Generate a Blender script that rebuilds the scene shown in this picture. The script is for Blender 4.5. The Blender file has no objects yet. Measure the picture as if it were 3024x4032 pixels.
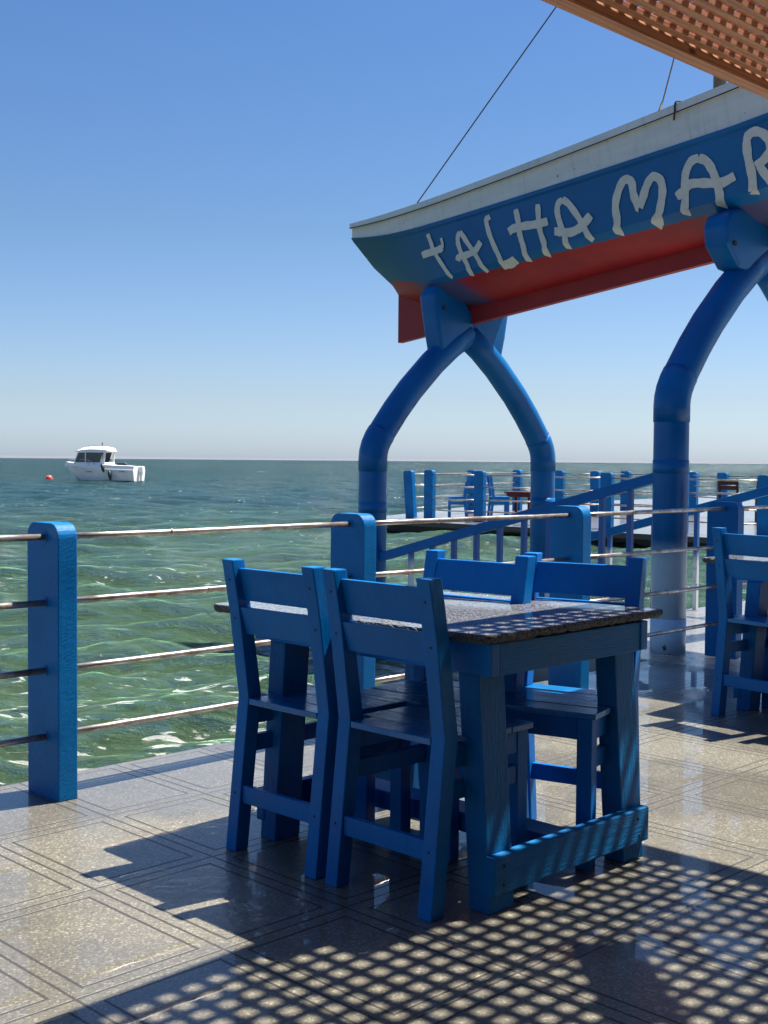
import bpy, bmesh, math, random
import numpy as np
from mathutils import Vector, Matrix

sc = bpy.context.scene
C = sc.collection
rng = random.Random(7)

# ------------------------------------------------------------------ camera
F, PITCH, ROLL, CAMH, YAW = 4881.7, .0413, .0081, 1.3, .7846
cth = math.pi / 2 - YAW
fw = Vector((math.cos(cth), math.sin(cth), 0)); rt = Vector((math.sin(cth), -math.cos(cth), 0))
fv = fw * math.cos(PITCH) + Vector((0, 0, -math.sin(PITCH)))
up = rt.cross(fv)
r2 = math.cos(ROLL) * rt + math.sin(ROLL) * up
u2 = -math.sin(ROLL) * rt + math.cos(ROLL) * up
cam = bpy.data.cameras.new('camera')
cam.sensor_fit = 'HORIZONTAL'; cam.sensor_width = 36; cam.lens = 36 * F / 3024
cam.clip_start = .05; cam.clip_end = 30000
camo = bpy.data.objects.new('camera', cam); C.objects.link(camo)
m = Matrix((r2, u2, -fv)).transposed().to_4x4(); m.translation = Vector((0, 0, CAMH))
camo.matrix_world = m
sc.camera = camo

# ------------------------------------------------------------------ sky, sun, exposure
SUN = Vector((.49, -.11, 1.0)).normalized()
w = bpy.data.worlds.new('World'); sc.world = w; w.use_nodes = True
nt = w.node_tree; bg = nt.nodes['Background']
sky = nt.nodes.new('ShaderNodeTexSky'); sky.sky_type = 'NISHITA'; sky.sun_disc = False
sky.sun_elevation = math.asin(SUN.z); sky.sun_rotation = math.atan2(SUN.x, SUN.y)
sky.air_density = 1.0; sky.dust_density = .7; sky.ozone_density = 2.2; sky.altitude = 0
# clear maritime air: the sky texture graded towards blue by elevation
geo = nt.nodes.new('ShaderNodeTexCoord'); sep = nt.nodes.new('ShaderNodeSeparateXYZ'); nt.links.new(geo.outputs['Generated'], sep.inputs[0])
cr = nt.nodes.new('ShaderNodeValToRGB'); nt.links.new(sep.outputs[2], cr.inputs[0])
cr.color_ramp.elements[0].position = 0; cr.color_ramp.elements[0].color = (.545, .68, 1.0, 1)
cr.color_ramp.elements[1].position = 1; cr.color_ramp.elements[1].color = (.34, .49, .68, 1)
for p_, c_ in ((.05, (.485, .55, .71)), (.18, (.372, .477, .60)), (.34, (.32, .465, .64))):
    e = cr.color_ramp.elements.new(p_); e.color = (*c_, 1)
mx = nt.nodes.new('ShaderNodeMix'); mx.data_type = 'RGBA'; mx.blend_type = 'MULTIPLY'; mx.inputs[0].default_value = 1
nt.links.new(sky.outputs[0], mx.inputs[6]); nt.links.new(cr.outputs[0], mx.inputs[7])
nt.links.new(mx.outputs[2], bg.inputs[0]); bg.inputs[1].default_value = .0815
sl = bpy.data.lights.new('sun', 'SUN'); sl.energy = 5.0; sl.angle = math.radians(.53); sl.color = (1, .95, .85)
so = bpy.data.objects.new('sun', sl); C.objects.link(so)
so.rotation_euler = SUN.to_track_quat('Z', 'Y').to_euler()
sc.view_settings.view_transform = 'Standard'; sc.view_settings.look = 'None'
sc.view_settings.exposure = 1.35; sc.view_settings.gamma = 1.0
sc.cycles.max_bounces = 8; sc.cycles.use_denoising = True
sc.cycles.sample_clamp_indirect = 6

# ------------------------------------------------------------------ node helpers
class NB:
    def __init__(s, name):
        s.m = bpy.data.materials.new(name); s.m.use_nodes = True
        s.nt = s.m.node_tree; s.p = s.nt.nodes['Principled BSDF']
        s.tc = s.nt.nodes.new('ShaderNodeTexCoord')
    def n(s, t, **k):
        x = s.nt.nodes.new(t)
        for a, b in k.items(): setattr(x, a, b)
        return x
    def put(s, sock, v):
        if isinstance(v, bpy.types.NodeSocket): s.nt.links.new(v, sock)
        else: sock.default_value = v
    def math(s, op, a, b=0.0, c=None, clamp=False):
        x = s.n('ShaderNodeMath', operation=op); x.use_clamp = clamp
        s.put(x.inputs[0], a); s.put(x.inputs[1], b)
        if c is not None: s.put(x.inputs[2], c)
        return x.outputs[0]
    def mapping(s, vec, scale=(1, 1, 1), rot=(0, 0, 0), loc=(0, 0, 0)):
        x = s.n('ShaderNodeMapping'); s.nt.links.new(vec, x.inputs[0])
        s.put(x.inputs['Scale'], scale); s.put(x.inputs['Rotation'], rot); s.put(x.inputs['Location'], loc)
        return x.outputs[0]
    def noise(s, vec, scale, detail=4, rough=.55, dist=0, color=False):
        x = s.n('ShaderNodeTexNoise'); s.nt.links.new(vec, x.inputs['Vector'])
        x.inputs['Scale'].default_value = scale; x.inputs['Detail'].default_value = detail
        x.inputs['Roughness'].default_value = rough; x.inputs['Distortion'].default_value = dist
        return x.outputs['Color' if color else 'Fac']
    def vor(s, vec, scale, feature='F1', out='Distance'):
        x = s.n('ShaderNodeTexVoronoi', feature=feature); s.nt.links.new(vec, x.inputs['Vector'])
        x.inputs['Scale'].default_value = scale
        return x.outputs[out]
    def ramp(s, fac, pts, interp='LINEAR'):
        x = s.n('ShaderNodeValToRGB'); s.put(x.inputs[0], fac); cr = x.color_ramp; cr.interpolation = interp
        while len(cr.elements) < len(pts): cr.elements.new(.5)
        for e, (p, c) in zip(cr.elements, pts):
            e.position = p
            e.color = (c, c, c, 1) if isinstance(c, (int, float)) else (*c, 1)
        return x.outputs[0]
    def rng(s, v, a, b, c=0.0, d=1.0, smooth=False):
        x = s.n('ShaderNodeMapRange'); x.clamp = True
        if smooth: x.interpolation_type = 'SMOOTHSTEP'
        s.put(x.inputs[0], v)
        for i, q in enumerate((a, b, c, d)): s.put(x.inputs[i + 1], q)
        return x.outputs[0]
    def mix(s, fac, a, b, mode='MIX'):
        x = s.n('ShaderNodeMix', data_type='RGBA', blend_type=mode)
        s.put(x.inputs[0], fac)
        for sock, v in ((x.inputs[6], a), (x.inputs[7], b)):
            s.put(sock, v if isinstance(v, bpy.types.NodeSocket) else (*v, 1))
        return x.outputs[2]
    def xyz(s, v):
        x = s.n('ShaderNodeSeparateXYZ'); s.nt.links.new(v, x.inputs[0]); return x.outputs
    def comb(s, a, b, c):
        x = s.n('ShaderNodeCombineXYZ')
        for i, q in enumerate((a, b, c)): s.put(x.inputs[i], q)
        return x.outputs[0]
    def bump(s, h, strength=.3, dist=.01, normal=None):
        x = s.n('ShaderNodeBump'); s.put(x.inputs['Height'], h); s.put(x.inputs['Strength'], strength)
        x.inputs['Distance'].default_value = dist
        if normal is not None: s.nt.links.new(normal, x.inputs['Normal'])
        return x.outputs[0]
    def set(s, **k):
        names = {'color': 'Base Color', 'rough': 'Roughness', 'metal': 'Metallic', 'normal': 'Normal', 'spec': 'Specular IOR Level',
                 'ior': 'IOR', 'coat': 'Coat Weight', 'coatrough': 'Coat Roughness', 'alpha': 'Alpha', 'trans': 'Transmission Weight'}
        for a, v in k.items():
            if a == 'color' and not isinstance(v, bpy.types.NodeSocket): v = (*v, 1)
            s.put(s.p.inputs[names[a]], v)
        return s.m

def shifted(b):
    """object coordinates moved per object, so copies do not repeat"""
    oi = b.n('ShaderNodeObjectInfo')
    v = b.n('ShaderNodeVectorMath', operation='MULTIPLY_ADD')
    b.nt.links.new(oi.outputs['Random'], v.inputs[0]); v.inputs[1].default_value = (13.1, 7.7, 5.3)
    b.nt.links.new(b.tc.outputs['Object'], v.inputs[2])
    return v.outputs[0]

def wood_paint(name, c1, c2, grain=(14, 14, 1.6), rough=.36, bare=(.16, .12, .08), wear=.715, bumpk=.35, rotx=0):
    b = NB(name); v = shifted(b)
    g = b.noise(b.mapping(b.mapping(v, (1, 1, 1), (rotx, rotx, 0)), grain), 9, 5, .6, .4)
    big = b.noise(v, 4.2, 4, .6)
    fine = b.noise(b.mapping(v, (60, 60, 60)), 2.2, 3)
    col = b.mix(b.rng(big, .3, .7), c1, c2)
    col = b.mix(b.rng(g, .62, .8, 0, .45), col, tuple(x * .55 for x in c1))
    chip = b.math('MULTIPLY', b.rng(b.noise(v, 17, 5, .65), wear, wear + .02), b.rng(big, .42, .6))
    col = b.mix(chip, col, bare)
    h = b.math('ADD', b.math('MULTIPLY', g, .8), b.math('MULTIPLY', fine, .25))
    rg = b.rng(b.math('ADD', b.math('MULTIPLY', big, .7), b.math('MULTIPLY', g, .3)), .3, .7, rough - .1, rough + .16)
    return b.set(color=col, rough=rg, normal=b.bump(h, bumpk, .006), spec=.16)

M = {}
M['blue'] = wood_paint('blue_paint', (.0002, .110, .345), (.0005, .15, .43))
M['blue_vivid'] = wood_paint('vivid_blue_paint', (.0002, .108, .38), (.0005, .14, .46), rough=.42)
M['blue_worn'] = wood_paint('worn_blue_paint', (.0003, .105, .30), (.001, .145, .38), grain=(20, 20, 1.2), rough=.48, wear=.685, bumpk=.9)
M['blue_worn_x'] = wood_paint('worn_blue_board_paint', (.0003, .105, .30), (.001, .145, .38), grain=(1.2, 20, 20), rough=.48, wear=.685, bumpk=.9)
M['blue_post'] = wood_paint('rough_blue_post_paint', (.0003, .105, .31), (.0008, .15, .41), grain=(3, 9, 16), rough=.4, wear=.72, bumpk=.5, rotx=.55)
M['brown'] = wood_paint('brown_stain', (.05, .018, .012), (.08, .03, .018), rough=.4)
M['redbrown'] = wood_paint('red_brown_stain', (.055, .012, .012), (.09, .02, .018), rough=.4)

def seat_mat():
    b = NB('wet_blue_seat_paint'); v = shifted(b)
    big = b.noise(v, 5, 4, .6); g = b.noise(b.mapping(v, (14, 1.6, 14)), 9, 5, .6, .4)
    col = b.mix(b.rng(big, .3, .7), (.001, .11, .31), (.003, .16, .42))
    wear = b.rng(b.noise(b.mapping(v, (10, 2, 10)), 5, 6, .7), .52, .72, 0, .5)
    col = b.mix(wear, col, (.05, .16, .28))
    return b.set(color=col, rough=b.rng(big, .35, .65, .12, .34), normal=b.bump(g, .3, .005))
M['seat'] = seat_mat()

def pipe_mat(name, white=False):
    b = NB(name); v = b.tc.outputs['Object']
    big = b.noise(v, 2.6, 4, .55)
    col = b.mix(b.rng(big, .3, .7), (.0002, .092, .29), (.0005, .135, .38))
    streak = b.rng(b.noise(b.mapping(v, (7, 7, .5)), 3, 4, .6), .58, .8, 0, .5)
    col = b.mix(streak, col, (.002, .13, .34))
    if white:
        z = b.xyz(v)[2]
        wob = b.math('ADD', z, b.math('MULTIPLY', b.math('SUBTRACT', b.noise(v, 5, 3), .5), .12))
        f = b.rng(wob, .60, .80, 1, 0, True)
        dirt = b.mix(b.rng(b.noise(v, 6, 5, .65), .45, .75, 0, .6), (.50, .68, .82), (.40, .56, .69))
        col = b.mix(f, col, dirt)
        chip = b.math('MULTIPLY', b.rng(b.noise(v, 9, 3, .5), .66, .68), b.rng(z, .15, .55, 1, 0))
        col = b.mix(chip, col, (.10, .12, .10))
    rg = b.rng(big, .3, .7, .26, .44)
    return b.set(color=col, rough=rg, spec=.28, normal=b.bump(b.noise(v, 30, 3), .06, .01))
M['pipe'] = pipe_mat('blue_pipe_paint'); M['pipe_white'] = pipe_mat('blue_to_white_pipe_paint', True)

def baluster_mat():
    b = NB('baluster_paint'); v = b.tc.outputs['Object']; z = b.xyz(v)[2]
    wob = b.math('ADD', z, b.math('MULTIPLY', b.noise(v, 9, 2), .08))
    col = b.mix(b.rng(wob, .46, .56, 1, 0), (.004, .095, .33), (.66, .70, .72))
    rust = b.rng(b.noise(v, 14, 4, .6), .56, .62)
    rust = b.math('MULTIPLY', rust, b.rng(z, .1, .5, 1, 0))
    col = b.mix(rust, col, (.10, .045, .02))
    return b.set(color=col, rough=.4)
M['baluster'] = baluster_mat()

def steel_mat():
    b = NB('weathered_steel'); v = shifted(b)
    n = b.noise(b.mapping(v, (3, 30, 30)), 3, 6, .65)
    rust = b.rng(b.noise(v, 9, 6, .7), .42, .64, .15, .9)
    col = b.mix(b.rng(n, .35, .65), (.42, .39, .36), (.62, .58, .54))
    col = b.mix(rust, col, (.14, .085, .055))
    return b.set(color=col, metal=b.rng(rust, 0, 1, .95, .35), rough=b.rng(n, .3, .7, .22, .45), normal=b.bump(n, .12, .003))
M['steel'] = steel_mat()

def granite_mat(edge=False):
    b = NB('granite_rough_edge' if edge else 'polished_granite'); v = b.tc.outputs['Object']
    a = b.noise(v, 170, 4, .7); c = b.vor(v, 260, 'F1', 'Color'); cx = b.xyz(c)
    sp = b.math('ADD', b.math('MULTIPLY', a, .6), b.math('MULTIPLY', cx[0], .4))
    col = b.ramp(sp, [(.32, (.012, .013, .014)), (.44, (.075, .077, .08)), (.54, (.17, .17, .168)), (.66, (.37, .365, .35))])
    if edge:
        n = b.noise(v, 55, 6, .7)
        return b.set(color=b.mix(.6, col, (.03, .029, .027)), rough=.75, normal=b.bump(n, 1.0, .02))
    wet = b.noise(v, 3.5, 4, .6)
    return b.set(color=col, rough=b.rng(wet, .35, .6, .07, .14), spec=.5, normal=b.bump(b.noise(v, 110, 3), .05, .002))
M['granite'] = granite_mat(); M['granite_edge'] = granite_mat(True)

def pine(name, axis=0, dark=1.0, end=False):
    b = NB(name); v = shifted(b)
    sc3 = [22, 22, 22]; sc3[axis] = 1.3
    mp = b.mapping(v, tuple(sc3))
    wv = b.n('ShaderNodeTexWave', wave_type='RINGS', rings_direction='XYZ'[axis])
    b.nt.links.new(b.mapping(v, tuple(x * .5 for x in sc3)), wv.inputs['Vector'])
    wv.inputs['Scale'].default_value = 1.6; wv.inputs['Distortion'].default_value = 7; wv.inputs['Detail'].default_value = 3; wv.inputs['Detail Scale'].default_value = 1.2
    g = b.noise(mp, 5, 5, .6, .3)
    c1 = tuple(x * dark for x in (.58, .27, .125)); c2 = tuple(x * dark for x in (.44, .18, .08)); c3 = tuple(x * dark for x in (.24, .085, .032))
    col = b.mix(b.rng(g, .3, .7), c1, c2)
    col = b.mix(b.rng(wv.outputs['Fac'], .62, .95, 0, .55), col, c3)
    kn = b.vor(b.mapping(v, tuple(6 if i != axis else 2.2 for i in range(3))), 1.0)
    col = b.mix(b.rng(kn, .05, .09, 1, 0), col, tuple(x * .3 for x in c3))
    return b.set(color=col, rough=.55, normal=b.bump(g, .25, .004))
M['pine'] = pine('pine_beam'); M['pine_x'] = pine('pine_slat_lengthwise', 0, .95); M['pine_y'] = pine('pine_slat_crosswise', 1, .9)
b = NB('pine_lit_squares'); v = b.tc.outputs['Object']
M['pine_lit'] = b.set(color=b.mix(b.noise(v, 60, 4), (.72, .50, .34), (.80, .60, .44)), rough=.6)  # pale colour standing in for sunlit squares above the edge beam

def plain(name, col, rough=.5, metal=0, var=.15, scale=6):
    b = NB(name); n = b.noise(b.tc.outputs['Object'], scale, 5, .6)
    return b.set(color=b.mix(n, tuple(x * (1 - var) for x in col), tuple(min(1, x * (1 + var)) for x in col)), rough=rough, metal=metal)
M['rope'] = plain('dark_rope', (.02, .02, .025), .8); M['rope_frayed'] = plain('grey_brown_rope', (.16, .12, .09), .9)
M['mast'] = plain('dark_brown_mast', (.012, .009, .008), .7)
M['letter'] = plain('grey_white_lettering_paint', (.60, .60, .54), .6, 0, .22, 14)
M['gelcoat'] = plain('white_gelcoat', (.80, .79, .76), .3, 0, .06, 2)
M['gelcoat_dirty'] = plain('stained_gelcoat', (.74, .74, .68), .35, 0, .2, 1.5)
M['black'] = plain('black_rubber', (.015, .017, .018), .6)
M['darkglass'] = plain('tinted_window', (.05, .06, .065), .08)
M['fender'] = plain('dark_green_fender', (.008, .03, .028), .5)
M['chrome'] = plain('chrome_rail', (.75, .75, .75), .2, 1, .05)
M['buoy'] = plain('orange_red_buoy', (.85, .075, .06), .4, 0, .08)
M['rust'] = plain('rusty_iron', (.045, .028, .018), .8)

def gunwale_mat():
    b = NB('weathered_white_gunwale'); v = b.tc.outputs['Object']
    n = b.noise(b.mapping(v, (2, .8, 5)), 3, 6, .65)
    st = b.rng(b.noise(b.mapping(v, (9, 9, .7)), 2.5, 5, .6), .55, .75, 0, .4)
    col = b.mix(b.rng(n, .3, .7), (.58, .60, .56), (.70, .71, .66))
    col = b.mix(st, col, (.40, .40, .34))
    spots = b.rng(b.noise(v, 26, 2, .5), .74, .77)
    col = b.mix(spots, col, (.12, .10, .08))
    return b.set(color=col, rough=.5)
M['gunwale'] = gunwale_mat()

def hull_mat():
    b = NB('blue_and_red_hull_paint'); v = b.tc.outputs['Object']
    n = b.noise(v, 2.2, 5, .6); y = b.xyz(v)[1]; z = b.xyz(v)[2]
    red = b.mix(b.rng(n, .3, .7), (.24, .009, .013), (.38, .017, .021))
    red = b.mix(b.rng(b.noise(b.mapping(v, (3, 1, 3)), 4, 6, .7), .55, .8, 0, .5), red, (.20, .03, .03))
    col = b.mix(b.rng(n, .3, .7), (.0003, .095, .27), (.0006, .125, .34))
    stern = b.rng(b.math('ADD', y, b.math('MULTIPLY', n, 1.0)), -1.0, .4, 0, .75, True)
    col = b.mix(stern, col, (.002, .09, .14))
    col = b.mix(b.rng(b.noise(b.mapping(v, (4, 1, 4)), 5, 5, .7), .6, .8, 0, .35), col, (.004, .14, .28))
    s_ = b.math('MULTIPLY', y, -1.0)
    zb = b.math('ADD', b.math('ADD', b.rng(s_, 0, 1.15, .245, 0, True), b.rng(s_, 1.0, 4.0, .30, .225)), b.math('MULTIPLY', b.math('SUBTRACT', b.noise(v, 9, 4, .6), .5), .016))
    isred = b.rng(b.math('SUBTRACT', zb, z), -.002, .002)
    for c in (-.95, -3.95):                       # blue overspray where the cradles were painted
        d = b.math('ABSOLUTE', b.math('SUBTRACT', y, c))
        f = b.rng(b.math('ADD', d, b.math('MULTIPLY', b.math('SUBTRACT', n, .5), .25)), .16, .42, .8, 0, True)
        red = b.mix(f, red, (.003, .08, .20))
    return b.set(color=b.mix(isred, col, red), rough=.42, spec=.35, normal=b.bump(b.noise(v, 18, 4, .6), .08, .01))
M['hull'] = hull_mat()
M['keel'] = plain('dull_red_keel', (.30, .013, .015), .6, 0, .35, 4)

TX, TY, X0, Y0 = .4457, .638, 2.442, 3.866
def deck_mat(name, tiles=True):
    b = NB(name); v = b.tc.outputs['Object']; x, y, z = b.xyz(v)
    def grid(c, o, p):
        f = b.math('FRACT', b.math('ADD', b.math('DIVIDE', b.math('SUBTRACT', c, o), p), .5))
        return b.math('MULTIPLY', b.math('ABSOLUTE', b.math('SUBTRACT', f, .5)), p)
    wob = b.math('MULTIPLY', b.math('SUBTRACT', b.noise(v, 30, 3), .5), .004)
    dx = b.math('ADD', grid(x, X0, TX), wob); dy = b.math('ADD', grid(y, Y0, TY), wob)
    q = b.math('MINIMUM', b.math('SUBTRACT', dx, .048), b.math('SUBTRACT', dy, .05))
    groove = b.rng(b.math('ABSOLUTE', q), .0030, .0058, 1, 0)
    grout = b.rng(b.math('MINIMUM', dx, dy), .0030, .0055, 1, 0)
    line = b.math('MAXIMUM', groove, grout)
    # terrazzo chips
    chips = b.xyz(b.vor(b.mapping(v, (1, 1, 1)), 165, 'F1', 'Color'))
    fine = b.noise(v, 420, 3, .7); big = b.noise(v, 1.7, 5, .6)
    chipc = b.ramp(chips[0], [(0, (0.0798, 0.0714, 0.0547)), (.30, (0.1178, 0.1072, 0.0821)), (.55, (0.1634, 0.1482, 0.1125)), (.78, (0.2128, 0.1946, 0.152)), (.92, (0.3496, 0.3268, 0.266)), (1, (0.418, 0.3952, 0.3344))], 'CONSTANT')
    base = b.mix(b.rng(fine, .3, .7), (0.1216, 0.111, 0.0851), (0.19, 0.1748, 0.1353))
    col = b.mix(.52, base, chipc)
    cx = b.math('FLOOR', b.math('DIVIDE', b.math('SUBTRACT', x, X0), TX)); cy = b.math('FLOOR', b.math('DIVIDE', b.math('SUBTRACT', y, Y0), TY))
    wn = b.n('ShaderNodeTexWhiteNoise', noise_dimensions='2D'); b.nt.links.new(b.comb(cx, cy, 0.0), wn.inputs['Vector'])
    tone = b.math('MULTIPLY_ADD', wn.outputs['Value'], .24, 1.0)
    tone = b.math('MULTIPLY', tone, b.rng(big, .3, .7, .88, 1.12))
    col = b.mix(1.0, col, b.comb(tone, tone, tone), 'MULTIPLY')
    specks = b.rng(b.noise(v, 48, 2, .5), .73, .76)
    col = b.mix(specks, col, (.06, .05, .045))
    stain = b.rng(b.noise(v, 2.6, 5, .65), .55, .75, 0, .28)
    col = b.mix(stain, col, (.21, .175, .115))
    if tiles:
        col = b.mix(b.math('MULTIPLY', line, .9), col, (.030, .027, .024))
    # water film: most of the deck is wet, with puddles that ripple in patches
    wet = b.noise(v, 1.1, 4, .55); puddle = b.rng(wet, .43, .52)
    col = b.mix(b.math('MULTIPLY', puddle, .30), col, (.06, .056, .048))
    rg = b.math('MULTIPLY_ADD', puddle, -.055, .062)
    rg = b.math('MULTIPLY', rg, b.rng(b.noise(v, 7, 4, .6), .3, .7, .6, 1.35))
    rp = b.rng(b.noise(v, 1.5, 3, .5), .56, .66)
    rip = b.noise(b.mapping(v, (1, 1, 1), (0, 0, .7)), 16, 3, .5, 1.2)
    hgt = b.math('SUBTRACT', b.math('MULTIPLY', fine, .0010), b.math('MULTIPLY', line, .004 if tiles else 0.0))
    n1 = b.bump(hgt, .55, 1.0)
    soft = b.math('MULTIPLY', b.noise(v, 5, 2), .0009)
    wc = b.xyz(wn.outputs['Color'])                       # every tile lies a touch differently
    lie = b.math('ADD', b.math('MULTIPLY', x, b.math('MULTIPLY_ADD', wc[0], .008, -.004)), b.math('MULTIPLY', y, b.math('MULTIPLY_ADD', wc[1], .008, -.004)))
    n2 = b.bump(b.math('ADD', b.math('ADD', b.math('MULTIPLY', b.math('MULTIPLY', rip, rp), .012), b.math('MULTIPLY', soft, .5)), lie), .5, 1.0)
    b.set(color=col, rough=b.rng(line, 0, 1, .42, .6), normal=n1, spec=.35, coat=b.math('MULTIPLY', b.rng(puddle, 0, 1, .55, 1.0), b.rng(line, 0, 1, 1, .5)), coatrough=rg)
    b.p.inputs['Coat IOR'].default_value = 1.36
    b.nt.links.new(n2, b.p.inputs['Coat Normal'])
    return b.m
M['deck'] = deck_mat('wet_terrazzo_tiles')

M['side_shade'] = plain('platform_side_shade', (.035, .033, .03), .5, 0, .4, 3)  # dark colour standing in for shade on the far platform's sides
def landing_mat():
    b = NB('wet_landing_concrete'); v = b.tc.outputs['Object']; x, y, z = b.xyz(v)
    big = b.noise(v, 1.2, 5, .6); fine = b.noise(v, 120, 4, .7)
    col = b.mix(b.rng(big, .3, .7), (.15, .14, .125), (.24, .225, .20))
    col = b.mix(b.rng(fine, .35, .65, 0, .4), col, (.42, .40, .36))
    rip = b.noise(b.mapping(v, (1, 1, 1), (0, 0, .78)), 13, 5, .65, .8)
    n = b.bump(rip, .55, .03)
    return b.set(color=col, rough=.3, normal=b.bump(fine, .3, .004), coat=.95, coatrough=.05) if False else (
        b.set(color=col, rough=.35, spec=.4, coat=1.0, coatrough=.07), b.nt.links.new(n, b.p.inputs['Coat Normal']), b.m)[2]
M['landing'] = landing_mat()

def sea_mat():
    b = NB('green_sea_water'); v = b.tc.outputs['Object']; x, y, z = b.xyz(v)
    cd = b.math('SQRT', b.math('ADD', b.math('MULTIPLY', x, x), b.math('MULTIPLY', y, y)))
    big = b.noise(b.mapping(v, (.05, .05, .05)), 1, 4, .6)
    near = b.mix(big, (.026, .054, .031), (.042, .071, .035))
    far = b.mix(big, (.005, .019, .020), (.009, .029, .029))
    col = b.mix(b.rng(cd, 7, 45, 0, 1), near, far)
    # foam: patches drifting by the deck, small caps further out
    rot = b.mapping(v, (1, 1, 1), (0, 0, math.radians(-45)))            # x runs away from the deck, y along the crests
    st = b.mapping(rot, (1.5, .6, 1))
    lace = b.noise(st, 6.5, 5, .6, .8); patch = b.noise(v, .33, 3, .5)
    edge = b.math('MINIMUM', b.math('ABSOLUTE', b.math('SUBTRACT', y, 4.5)), b.math('ADD', b.math('ABSOLUTE', b.math('SUBTRACT', x, 7.2)), b.rng(y, 5.5, 9, 0, 3)))
    nearf = b.rng(edge, 0, 3.6, .135, -.03)
    # closeness to the deck edge (y about 4.5) and to the landing (x above 7)
    foam = b.rng(b.math('ADD', b.math('ADD', lace, nearf), b.math('MULTIPLY', b.math('SUBTRACT', patch, .5), .35)), .66, .69)
    caps = b.rng(b.noise(b.mapping(rot, (.40, .10, 1)), 1.0, 5, .68, .3), .70, .73)
    caps = b.math('MULTIPLY', caps, b.rng(cd, 25, 70, 0, 1.0))
    fo = b.math('MAXIMUM', foam, caps)
    col = b.mix(fo, col, (.33, .345, .33))
    # small ripples, stronger scales further off where the mesh is coarse
    r1 = b.noise(b.mapping(rot, (1.5, .7, 1)), 7.0, 6, .66, .5)
    r2_ = b.noise(b.mapping(rot, (1.4, .6, 1)), 1.1, 6, .62, .3)
    r3 = b.noise(b.mapping(rot, (1.5, .5, 1)), .22, 6, .65, .2)
    h = b.math('ADD', b.math('MULTIPLY', r1, b.rng(cd, 5, 60, .11, .06)), b.math('MULTIPLY', r2_, b.rng(cd, 10, 90, .12, .55)))
    h = b.math('ADD', h, b.math('MULTIPLY', r3, b.rng(cd, 40, 300, 0, 2.2)))
    n = b.bump(h, 1.0, 1.0)
    b.p.inputs['Subsurface Weight'].default_value = .4; b.p.inputs['Subsurface Radius'].default_value = (.6, .9, .6); b.p.inputs['Subsurface Scale'].default_value = .5
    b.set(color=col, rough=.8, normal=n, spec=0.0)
    # mirror part: Fresnel of water, capped because a rough sea never shows its full grazing reflection
    gl = b.n('ShaderNodeBsdfGlossy'); gl.inputs['Color'].default_value = (1, 1, 1, 1)
    b.put(gl.inputs['Roughness'], b.rng(cd, 8, 300, .05, .16)); b.put(gl.inputs['Normal'], n)
    fr = b.n('ShaderNodeFresnel'); fr.inputs['IOR'].default_value = 1.333; b.put(fr.inputs['Normal'], n)
    fac = b.math('MINIMUM', fr.outputs[0], b.rng(cd, 9, 140, .78, .34))
    fac = b.math('MULTIPLY', fac, b.math('SUBTRACT', 1.0, b.math('MULTIPLY', fo, .8)))
    ms = b.n('ShaderNodeMixShader'); b.put(ms.inputs[0], fac)
    b.nt.links.new(b.p.outputs[0], ms.inputs[1]); b.nt.links.new(gl.outputs[0], ms.inputs[2])
    b.nt.links.new(ms.outputs[0], b.nt.nodes['Material Output'].inputs['Surface'])
    return b.m
M['sea'] = sea_mat()

# ------------------------------------------------------------------ mesh helpers
def link(name, me, mats, parent=None, smooth=False, loc=None, rot=None):
    for mm in (mats if isinstance(mats, (list, tuple)) else [mats]): me.materials.append(mm)
    if smooth:
        me.polygons.foreach_set('use_smooth', [True] * len(me.polygons))
    o = bpy.data.objects.new(name, me); C.objects.link(o)
    if parent is not None: o.parent = parent
    if loc is not None: o.location = loc
    if rot is not None: o.rotation_euler = rot
    return o
def done(name, bm, mats, parent=None, smooth=False, **k):
    bmesh.ops.recalc_face_normals(bm, faces=bm.faces)
    me = bpy.data.meshes.new(name); bm.to_mesh(me); bm.free()
    return link(name, me, mats, parent, smooth, **k)
def bx(bm, x0, x1, y0, y1, z0, z1, bev=.004, jit=0.0):
    t = bmesh.new()
    vs = [t.verts.new((x + rng.uniform(-jit, jit), y + rng.uniform(-jit, jit), z + rng.uniform(-jit, jit))) for x in (x0, x1) for y in (y0, y1) for z in (z0, z1)]
    for f in ((0, 1, 3, 2), (4, 6, 7, 5), (0, 4, 5, 1), (2, 3, 7, 6), (0, 2, 6, 4), (1, 5, 7, 3)): t.faces.new([vs[i] for i in f])
    merge(bm, t, bev)
def merge(bm, t, bev=0, seg=2):
    bmesh.ops.recalc_face_normals(t, faces=t.faces)
    if bev: bmesh.ops.bevel(t, geom=list(t.edges), offset=bev, segments=seg, profile=.6, affect='EDGES')
    me = bpy.data.meshes.new('tmp'); t.to_mesh(me); t.free(); bm.from_mesh(me); bpy.data.meshes.remove(me)
def prism(bm, prof, axis, a0, a1, bev=.004, seg=2):
    """profile in the two other axes (cyclic order kept as given), extruded along axis"""
    t = bmesh.new(); rows = []
    for a in (a0, a1):
        row = []
        for p, q in prof:
            c = {'x': (a, p, q), 'y': (p, a, q), 'z': (p, q, a)}[axis]; row.append(t.verts.new(c))
        rows.append(row)
    n = len(prof)
    t.faces.new(rows[0]); t.faces.new(rows[1][::-1])
    for i in range(n): t.faces.new((rows[0][i], rows[0][(i + 1) % n], rows[1][(i + 1) % n], rows[1][i]))
    merge(bm, t, bev, seg)
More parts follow.
